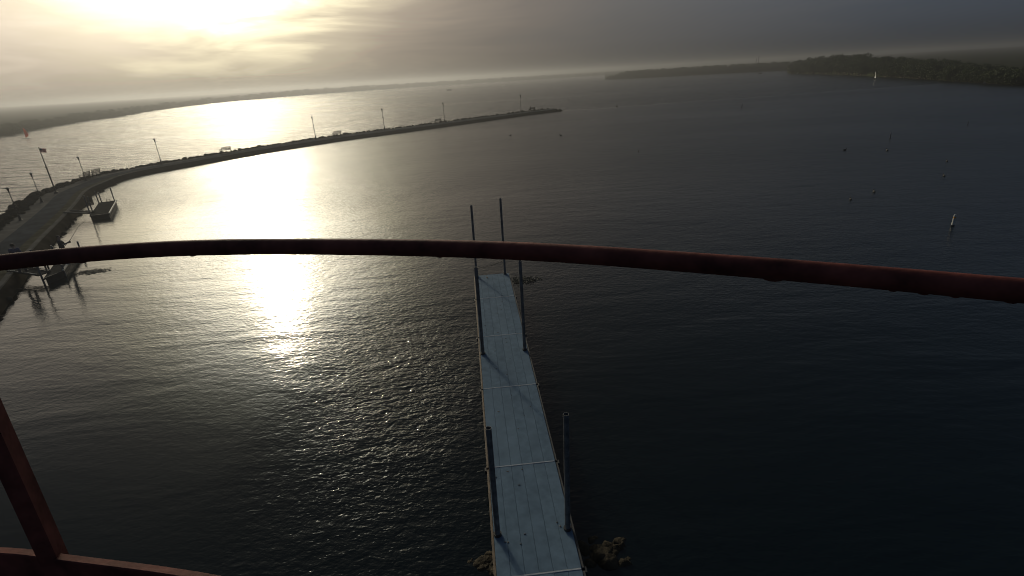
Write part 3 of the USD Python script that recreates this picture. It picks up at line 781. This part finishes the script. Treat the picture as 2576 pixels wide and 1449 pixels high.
tB, cB = pier('dark floating fishing pier behind the railing at left with someone standing on it', B[0], B[1], B[2], B[3],
     [ppx(143.5, 654, 0.4, 0.95), ppx(138.5, 655, 0.4, 0.62), ppx(153, 653, 0.4, 0.66), ppx(201, 625, 0.4, 0.5), ppx(112.5, 668, 0.4, 0.8), ppx(118, 665, 0.4, 0.8), ppx(106, 700, 0.4, 1.7), ppx(160, 680, 0.4, 0.35)],
     [(lipB + [0, 0, 0.02], np.array([gB[0], gB[1], 0.46]), 0.7)], [])
pf = at(171, 662, 0.41)
prz = math.radians(-62)
pp, wri, sh = person('person in dark clothes fishing from the pier behind the railing', pf, prz, 'rod', M['cloth_dark'], M['cloth_blue'])
rd = thing('fishing_rod', 'thin black fishing rod held by the person on the pier', 'fishing rod', pf, prz)
h0 = (wri[1] + wri[-1]) / 2 + [0, -0.02, -0.02]
obj('handle', bar(h0 - [0.1, 0.3, 0.25] * np.array([0.3, 1, 1]), h0 + [0.03, 0.2, 0.2], 0.016, 6), M['black'], rd)
obj('blank', tube([h0 + [0.03, 0.2, 0.2], h0 + [0.05, 0.75, 0.85], h0 + [0.06, 1.3, 1.25]], [0.012, 0.009, 0.005], 6), M['black'], rd)
obj('reel', trimesh.creation.icosphere(1, 0.045).apply_translation(h0 + [0, 0.12, 0.03]), M['black'], rd)

# ---------------------------------------------------------------- launch dock in front of the tower
DZ = 0.6
dl0, dl1 = at(1243, 1449, DZ)[:2], at(1195, 690, DZ)[:2]
dr0, dr1 = at(1475, 1449, DZ)[:2], at(1280, 690, DZ)[:2]
ax = ((dl1 - dl0) / np.linalg.norm(dl1 - dl0) + (dr1 - dr0) / np.linalg.norm(dr1 - dr0)); ax /= np.linalg.norm(ax)
nx = np.array([ax[1], -ax[0]])                        # to the right
DW = 1.69
cen1 = (dl1 + dr1) / 2
cen = lambda s: cen1 - ax * s
dock = thing('launch_dock', 'long pale blue grey launch dock of jointed plank sections with tall pipes', 'dock')


def along(py):                                       # distance from the far end of the seam seen in picture row py
    m = (at(1243 + (1195 - 1243) * (1449 - py) / 759, py, DZ)[:2] + at(1475 + (1280 - 1475) * (1449 - py) / 759, py, DZ)[:2]) / 2
    return float((cen1 - m) @ ax)


SEAMS = [0.0, along(748), along(843), along(972), along(1168), along(1443)]
SEAMS.append(SEAMS[-1] + 2.6)
SEAMS.append(SEAMS[-1] + 2.6)
yaw = math.atan2(ax[1], ax[0])
NP = 6
k3 = ['plank_a', 'plank_b', 'plank_c']
rD = np.random.default_rng(5)


def dbox(s0, s1, w0, w1, z0, z1, bev=0.0):
    """A box in dock coordinates: s from the far end, w across (right is +)."""
    c2 = cen((s0 + s1) / 2) + nx * (w0 + w1) / 2
    return box(abs(s1 - s0), abs(w1 - w0), z1 - z0, (c2[0], c2[1], (z0 + z1) / 2), yaw, bev)


for i in range(len(SEAMS) - 1):
    s0, s1 = SEAMS[i] + 0.021, SEAMS[i + 1] - 0.021
    sec = obj('deck_section', cat([dbox(s0, s1, -DW / 2 + 0.02, DW / 2 - 0.02, DZ - 0.2, DZ - 0.042)]), M['dock_frame'], dock)
    pw = (DW - 0.04) / NP
    for k in range(NP):
        w0 = -DW / 2 + 0.02 + k * pw
        obj('plank', dbox(s0, s1, w0 + 0.0022, w0 + pw - 0.0022, DZ - 0.04, DZ + rD.normal(0, 0.0012), 0.004), M[k3[int(rD.integers(3))]], sec, smooth=False)
    for sg in (-1, 1):
        e = sorted((sg * (DW / 2 - 0.017), sg * (DW / 2 + 0.035)))
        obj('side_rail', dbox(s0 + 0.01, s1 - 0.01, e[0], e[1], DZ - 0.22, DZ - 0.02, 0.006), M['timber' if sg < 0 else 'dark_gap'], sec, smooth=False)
    if i:
        obj('seam_strip', dbox(SEAMS[i] - 0.0195, SEAMS[i] + 0.0195, -DW / 2 + 0.03, DW / 2 - 0.03, DZ - 0.05, DZ + 0.005, 0.004), M['seam'], sec, smooth=False)
        for sg in (-1, 1):
            e = sorted((sg * (DW / 2 + 0.037), sg * (DW / 2 + 0.085)))
            obj('hinge', dbox(SEAMS[i] - 0.07, SEAMS[i] + 0.07, e[0], e[1], DZ - 0.14, DZ - 0.03, 0.01), M['black'], sec, smooth=False)
    c2 = cen((s0 + s1) / 2)
    obj('float', dbox(s0 + 0.12, s1 - 0.12, -DW / 2 + 0.25, DW / 2 - 0.25, -0.25, DZ - 0.202), M['pier_side'], sec, smooth=False)
POSTS = [((1188, 680), 3.5, 0.055), ((1268, 678), 3.72, 0.055), ((1211, 890), 3.2, 0.06), ((1320, 880), 3.3, 0.055), ((1252, 1345), 2.72, 0.058), ((1428, 1330), 2.88, 0.058)]
ptops = []
for (px, py), h, rad in POSTS:
    b = at(px, py, DZ + 0.01)
    w = float((b[:2] - cen1) @ nx); s = float((cen1 - b[:2]) @ ax)
    w = np.sign(w) * min(abs(w), DW / 2 - 0.1); s = max(s, 0.12)
    xy = cen(s) + nx * w
    p = UsdGeom.Xform.Define(stage, numbered(pathof(dock) + '/post')); p.AddTranslateOp().Set(Gf.Vec3d(xy[0], xy[1], DZ)); p.AddRotateXYZOp().Set(Gf.Vec3f(float(rD.normal(0, 0.35)), float(rD.normal(0, 0.35)), 0)); p = p.GetPrim()
    outer = trimesh.creation.annulus(rad - 0.008, rad, h, sections=20).apply_translation((0, 0, h / 2 + 0.004))
    obj('pipe', outer, M['galv'], p)
    obj('collar', trimesh.creation.annulus(rad + 0.002, rad + 0.026, 0.05, sections=20).apply_translation((0, 0, 0.031)), M['black'], p)
    obj('bore', trimesh.creation.cylinder(rad - 0.0085, 0.01, sections=16).apply_translation((0, 0, h - 0.12)), M['dark_in'], p)
    ptops.append(np.array([xy[0], xy[1], DZ]))
r0, r1 = ptops[0] + [0, 0, 0.42], ptops[1] + [0, 0, 0.72]
obj('rope', tube([r0 + (r1 - r0) * u - [0, 0, 0.16 * u * (1 - u) * 2] for u in np.linspace(0, 1, 9)], 0.013, 6), M['rope'], dock)
obj('cleat', box(0.16, 0.05, 0.05, (*(cen(0.45) + nx * -0.25), DZ + 0.028), yaw + 0.4, 0.012), M['black'], dock)
scuffs = []
for k in range(46):
    s = rD.uniform(0.3, SEAMS[5]); w = rD.uniform(-0.7, 0.7); c2 = cen(s) + nx * w; q = trimesh.creation.icosphere(1, 1.0)
    q.apply_scale([rD.uniform(0.012, 0.035), rD.uniform(0.01, 0.025), 0.006]); q.apply_translation((*c2, DZ + 0.004)); scuffs.append(q)
obj('droppings', cat(scuffs), M['dark_gap'], dock, kind='stuff')

# ---------------------------------------------------------------- boulders at the foot of the dock, weed mats
for px, py, n, spread, lab in [(1226, 1412, 13, 0.19, 'brown boulders at the waterline against the left edge of the dock'), (1512, 1386, 26, 0.27, 'dim brown boulders just awash right of the dock foot')]:
    c = at(px, py, 0.0)
    t = thing('boulder_pile', lab, 'rocks', (c[0], c[1], 0.0))
    for k in range(n):
        s = 0.07 + 0.22 * r_.uniform() ** 2
        obj('rock', boulder((r_.normal(0, spread), r_.normal(0, spread * 0.75), -s * r_.uniform(0.4, 0.62)), s, r_, 7), M['wet_rock'], t, smooth=40)
for px, py, wx, wy, lab in [(230, 684, 1.0, 0.5, 'dark floating weed mat right of the pier behind the railing'), (1312, 706, 0.75, 0.5, 'dark floating weed mat beside the far end of the launch dock')]:
    c = at(px, py, 0.0)
    t = thing('weed_mat', lab, 'weed', (c[0], c[1], 0.0))
    ms = []
    for k in range(420):
        x, y = r_.normal(0, wx * 0.45), r_.normal(0, wy * 0.4); a = r_.uniform(0, 3.14); l = r_.uniform(0.03, 0.10)
        d = np.array([math.cos(a), math.sin(a), 0]) * l; u = np.array([-math.sin(a), math.cos(a), 0]) * 0.012; b = np.array([x, y, 0.006])
        ms.append(trimesh.Trimesh([b - d - u, b - d + u, b + d + u + [0, 0, 0.02], b + d - u + [0, 0, 0.015], b + [0, 0, 0.035]], [[0, 1, 4], [1, 2, 4], [2, 3, 4], [3, 0, 4]], process=False))
    obj('strands', cat(ms), M['weed'], t, smooth=False, kind='stuff')

# ---------------------------------------------------------------- boats, boards, buoys
c = far_at(66, 364)
wsf = thing('windsurfer', 'windsurf board with an upright red and orange sail on the open lake at far left', 'windsurf board', c, math.radians(20))
SC = 3.1
ol = [(0, 0.35), (0.02, 1.2), (0.06, 2.2), (0.10, SC), (0.55, 2.75), (0.85, 2.0), (0.95, 1.3), (0.75, 0.75)]
sail = trimesh.creation.extrude_polygon(Polygon(ol), 0.03, engine='earcut'); sail.apply_transform(trimesh.transformations.rotation_matrix(np.pi / 2, [1, 0, 0]))
obj('sail', sail, M['red_sail'], wsf, smooth=False)
obj('mast', bar((0, 0, 0.1), (0.1, 0, SC + 0.05), 0.03, 6), M['black'], wsf)
obj('boom', tube([(0, -0.05, 1.2), (0.5, -0.14, 1.2), (0.95, -0.03, 1.25)], 0.02, 6), M['black'], wsf)
bd = trimesh.creation.icosphere(2, 1.0); bd.apply_scale([1.25, 0.3, 0.07]); bd.apply_translation((-0.2, 0, 0.07))
obj('board', bd, M['cloth_dark'], wsf)


def hull(L, Wd, Hh):
    xs = np.linspace(-1, 1, 9); rows = []
    for x in xs:
        w = Wd / 2 * (1 - max(0, x) ** 2.2) + 0.01; k = 0.12 * max(0, x) ** 2
        rows.append(np.array([(x * L / 2, -w, Hh + k), (x * L / 2, -w * 0.8, 0.02), (x * L / 2, 0, -0.12), (x * L / 2, w * 0.8, 0.02), (x * L / 2, w, Hh + k)]))
    m = ribbon(rows); v = rows[0]; m2 = trimesh.Trimesh(v, [[0, 1, 4], [1, 3, 4], [1, 2, 3]], process=False)
    top = ribbon([np.array([r[0] for r in rows]) * [1, 0.86, 1] - [0, 0, 0.05], np.array([r[4] for r in rows]) * [1, 0.86, 1] - [0, 0, 0.05]])
    b = cat([m, m2, top]); b.fix_normals()
    return b


c = far_at(1130, 210)
t = thing('pontoon_boat', 'dark pontoon boat with a flat canopy, nearest boat left of the lamp', 'boat', c, 0.1)
for sg in (-1, 1):
    m = tube([(-2.3, sg * 0.8, 0.1), (0, sg * 0.8, 0.1), (1.9, sg * 0.8, 0.1), (2.5, sg * 0.8, 0.28)], [0.28, 0.28, 0.26, 0.05], 10); obj('pontoon', m, M['galv'], t)
obj('deck', box(4.4, 2.0, 0.1, (0, 0, 0.42)), M['cloth_dark'], t)
obj('fence', cat([box(4.3, 0.05, 0.6, (0, sg * 0.95, 0.78)) for sg in (-1, 1)] + [box(0.05, 1.85, 0.6, (sx * 2.15, 0, 0.78)) for sx in (-1, 1)]), M['cloth_dark'], t)
obj('canopy', box(2.4, 1.9, 0.07, (-0.4, 0, 2.0), 0, 0.02), M['cloth_grey'], t)
for sx in (-1.5, 0.7):
    for sg in (-1, 1):
        obj('canopy_pole', bar((sx, sg * 0.85, 0.5), (sx, sg * 0.85, 1.98), 0.03, 6), M['galv'], t)
for (px, py, rz, lab, sc) in [(1267, 197, 2.9, 'small open motorboat with a white bow behind the breakwater tip', 1.0), (1912, 179, 0.2, 'faint low motorboat far out below the radio masts', 1.0), (652, 242, 0.5, 'tiny dark motorboat in the glitter under the far shore', 0.9)]:
    c = far_at(px, py)
    t = thing('motorboat', lab, 'boat', c, rz, None, sc)
    obj('hull', hull(3.6, 1.3, 0.5), M['white' if px == 1267 else 'cloth_grey'], t, smooth=False)
    obj('console', box(0.5, 0.6, 0.55, (-0.2, 0, 0.7), 0, 0.05), M['cloth_dark'], t)
    obj('windscreen', box(0.04, 0.7, 0.3, (0.1, 0, 1.05)), M['glass_dark'], t)
    obj('outboard', box(0.3, 0.28, 0.6, (-1.9, 0, 0.55), 0, 0.05), M['black'], t)


def sailboat(label, c, rz, hgt):
    t = thing('sailboat', label, 'sailboat', c, rz)
    s = hgt / 4.0
    obj('hull', hull(3.2 * s, 1.1 * s, 0.36 * s), M['cloth_dark'], t, smooth=False)
    obj('mast', bar((0.25 * s, 0, 0.2 * s), (0.22 * s, 0, 4.0 * s), 0.035 * s, 6), M['galv'], t)
    for nm, pts in (('mainsail', [(0.18, 0.55), (0.19, 3.95), (-0.35, 2.4), (-0.9, 1.2), (-1.3, 0.6)]), ('jib', [(1.4, 0.5), (0.34, 0.55), (0.28, 3.1)])):
        m = trimesh.creation.extrude_polygon(Polygon([(x * s, z * s) for x, z in pts]), 0.015, engine='earcut'); m.apply_transform(trimesh.transformations.rotation_matrix(np.pi / 2, [1, 0, 0]))
        m.apply_transform(trimesh.transformations.rotation_matrix(0.25 if nm == 'mainsail' else -0.12, [0, 0, 1])); obj(nm, m, M['white_sail'], t, smooth=False)
    obj('boom', bar((0.2 * s, 0, 0.55 * s), (-1.3 * s, 0.0, 0.58 * s), 0.03 * s, 6), M['black'], t)


sailboat('white sailed dinghy in front of the dark peninsula at the right', far_at(2200, 194), 1.2, 3.2)
sailboat('tiny faint sailboat against the far shore near the middle', far_at(1216, 191), 1.4, 4.6)

c = at(2396, 568)
t = thing('marker_buoy', 'white spar marker buoy standing in the water at the right, the largest one', 'buoy', c)
obj('spar', lathe([(0, -0.4), (0.065, -0.4), (0.065, 0.62), (0.05, 0.66), (0, 0.67)], 14), M['white'], t)
obj('band', lathe([(0.0661, 0.46), (0.068, 0.46), (0.068, 0.54), (0.0661, 0.54)], 14), M['reflector'], t)
obj('collar', lathe([(0.06, -0.04), (0.10, -0.04), (0.10, 0.05), (0.06, 0.06)], 14), M['cloth_dark'], t)
SPARS = [(1431, 250, 7, 'dark spar buoy beyond the breakwater tip, left of the rest'), (1866, 272, 12, 'dark spar buoy under the middle wood, right of a flying bird'), (2239, 348, 15, 'slim pale topped spar buoy midway to the right edge'), (2434, 315, 11, 'faint slim spar buoy far out near the right edge')]
sp0 = None
for px, py, hp, lab in SPARS:
    c = far_at(px, py); dpt = (c - [0, 0, CAM_H]) @ FWD; hm = hp * dpt / FPX
    if sp0 is None:
        sp0 = thing('spar_buoy', lab, 'buoy', c, 0, 'spar buoys on the open lake', hm)
        obj('spar', lathe([(0, -0.4), (0.06, -0.4), (0.05, 1.0), (0, 1.01)], 10), M['cloth_dark'], sp0)
        obj('collar', lathe([(0, -0.06), (0.11, -0.06), (0.11, 0.08), (0, 0.1)], 10), M['black'], sp0)
        obj('top_band', lathe([(0.052, 0.8), (0.056, 0.8), (0.055, 0.93), (0.05, 0.93)], 10), M['white'], sp0)
    else:
        copy(sp0, lab, c, 0.5, hm)

# ---------------------------------------------------------------- water birds
BIRDS = [(1284, 341, 0.3, 'dark duck on the smooth water below the far bench'), (1411, 341, 3.0, 'dark duck on the water straight below the breakwater tip'), (1606, 382, 1.4, 'dark water bird alone right of the tall dock pipes'),
         (1803, 244, 0.2, 'tiny water bird left of the spar buoy under the middle wood'), (2125, 378, 0.1, 'water bird with flat back, left of a pair in the right half'), (2232, 379, 1.5, 'water bird just below the pale topped spar buoy'),
         (2382, 406, 1.2, 'small water bird highest of the column near the right edge'), (2375, 443, 1.5, 'water bird second from the top above the white marker buoy'), (2199, 483, 1.6, 'dark water bird left of the white marker buoy, the larger of two'),
         (2140, 502, 1.3, 'dark water bird lowest and nearest in the right half')]
bd0 = None
for px, py, rz, lab in BIRDS:
    c = far_at(px, py)
    if bd0 is None:
        bd0 = thing('water_bird', lab, 'bird', c, rz, 'water birds swimming on the lake', 0.62)
        J = {'a': ((-0.26, 0, 0.13), 0.03), 'b': ((-0.08, 0, 0.08), 0.13), 'c': ((0.14, 0, 0.09), 0.11), 'd': ((0.22, 0, 0.17), 0.055), 'e': ((0.25, 0, 0.32), 0.04), 'f': ((0.28, 0, 0.37), 0.05), 'g': ((0.38, 0, 0.355), 0.012)}
        obj('body', hullbones(J, [('a', 'b'), ('b', 'c'), ('c', 'd'), ('d', 'e'), ('e', 'f'), ('f', 'g')], 0.03, 4), M['feather'], bd0, smooth=True)
    else:
        copy(bd0, lab, c, rz, 0.62 if py < 380 else 0.5)
c = far_at(1552, 274)
t = thing('flying_bird', 'dark bird with raised wings flying low over the lake right of the breakwater tip', 'bird', c + [0, 0, 0.45], 2.2, None, 1.15)
J = {'a': ((-0.3, 0, 0), 0.03), 'b': ((0, 0, 0), 0.09), 'c': ((0.2, 0, 0.03), 0.06), 'd': ((0.36, 0, 0.07), 0.04), 'e': ((0.46, 0, 0.06), 0.012)}
B_ = [('a', 'b'), ('b', 'c'), ('c', 'd'), ('d', 'e')]
for s in (-1, 1):
    J |= {f'w{s}': ((0.05, s * 0.25, 0.28), 0.035), f'x{s}': ((-0.08, s * 0.25, 0.26), 0.02), f'y{s}': ((-0.08, s * 0.42, 0.62), 0.015)}
    B_ += [('b', f'w{s}'), ('b', f'x{s}'), (f'w{s}', f'x{s}'), (f'w{s}', f'y{s}'), (f'x{s}', f'y{s}')]
obj('body', hullbones(J, B_, 0.03, 3), M['feather'], t, smooth=True)

# ---------------------------------------------------------------- the tower's gallery railing in front of the camera
RZ = CAM_H - 0.42
rail = np.array([at(*q, RZ)[:2] for q in [(0, 660), (400, 626), (800, 620), (1288, 630), (1800, 665), (2200, 698), (2576, 732)]])
ext0 = rail[0] + (rail[0] - rail[1]) * 0.9 + np.array([0.02, -0.10]); ext1 = rail[-1] + (rail[-1] - rail[-2]) * 1.2
rail = catmull(np.vstack([ext0, rail, ext1]), 14)
for _ in range(25):
    rail[1:-1] = (rail[:-2] + 2 * rail[1:-1] + rail[2:]) / 4
gal = thing('gallery_railing', 'rust red steel railing of the tower gallery curving across the picture', 'railing')
rp = np.column_stack([rail, np.full(len(rail), RZ)])
rad = 0.0235 * (1 + 0.02 * (meshkit.noise(rp * 30, 4) - 0.5))
tr = tube(rp, rad, 24)
dr = []
for px, s in [(1962, 0.7), (2260, 0.15), (2330, 0.25), (2420, 0.2), (1090, 0.2), (470, 0.2), (200, 0.3), (2540, 0.25)]:
    i = int(np.argmin([abs(proj(p)[0] - px) if (p - [0, 0, CAM_H]) @ FWD > 0.2 else 9e9 for p in rp]))
    d = trimesh.creation.icosphere(2, 1.0); d.apply_scale([0.022 * s + 0.006, 0.012, 0.006 * s + 0.0028]); tt = rp[min(i + 1, len(rp) - 1)] - rp[i - 1]
    d.apply_transform(trimesh.transformations.rotation_matrix(math.atan2(tt[1], tt[0]), [0, 0, 1])); d.apply_translation(rp[i] - [0, 0, 0.0215]); dr.append(d)
obj('top_rail', tr, M['red_paint'], gal, smooth=True)
obj('paint_drip', cat(dr), M['red_paint'], gal, smooth=True, kind='stuff')
TZ = CAM_H - 1.43
toe = np.array([at(*q, TZ)[:2] for q in [(-420, 1372), (0, 1385), (155, 1403), (520, 1452)]] + [(-0.62, 1.10), (-0.2, 0.86), (0.15, 0.55), (0.4, 0.15), (0.5, -0.3)])
toe = catmull(toe, 12)
for _ in range(12):
    toe[1:-1] = (toe[:-2] + 2 * toe[1:-1] + toe[2:]) / 4
dpost = ray(125, 1400); ang = math.atan2(dpost[0], dpost[1])
i = int(np.argmin(np.abs(np.arctan2(toe[:, 0], toe[:, 1]) - ang) + 9 * (toe[:, 1] < 0.5)))
dtop = ray(-40, 1000); ang = math.atan2(dtop[0], dtop[1])
k = int(np.argmin(np.abs(np.arctan2(rail[:, 0], rail[:, 1]) - ang) + 9 * (rail[:, 0] > 0)))
tt = toe[i + 1] - toe[i - 1]; ty = math.atan2(tt[1], tt[0])
P0, P1 = np.r_[toe[i], TZ - 0.13], np.r_[rail[k], RZ - 0.01]
pm = beam(P0, P1, 0.05, 0.066)
obj('post', pm, M['red_paint'], gal, smooth=False)
tn = np.gradient(toe, axis=0); tn /= np.linalg.norm(tn, axis=1, keepdims=True); nn = np.stack([tn[:, 1], -tn[:, 0]], 1)
nn *= np.sign((nn * (np.array([-0.6, 0.0]) - toe)).sum(1))[:, None]
L3 = lambda o, z: np.column_stack([toe + nn * o, np.full(len(toe), z)])
obj('toe_plate', ribbon([L3(-0.014, TZ - 0.16), L3(-0.014, TZ), L3(-0.011, TZ + 0.004), L3(0.011, TZ + 0.004), L3(0.014, TZ), L3(0.014, TZ - 0.05), L3(0.014, TZ - 0.16)]), M['red_paint'], gal, smooth=30)
obj('floor_plate', ribbon([L3(0.016, TZ - 0.12), L3(0.25, TZ - 0.12), L3(0.5, TZ - 0.12)]), M['rust_floor'], gal, smooth=False)

# ---------------------------------------------------------------- evening haze over the lake
HZ = usdkit.material(stage, '/World/Looks/haze', {'v': ('principled_volume', {'color': (0.41, 0.415, 0.43), 'density': 0.00085, 'anisotropy': 0.66})}, [], volume='v.volume')
hz = usdkit.mesh(stage, '/World/haze', box(5900, 5900, 24.0, (0, 0, 9.6)), HZ)
tag(hz, 'thin evening haze hanging over the whole lake', 'haze', kind='stuff')
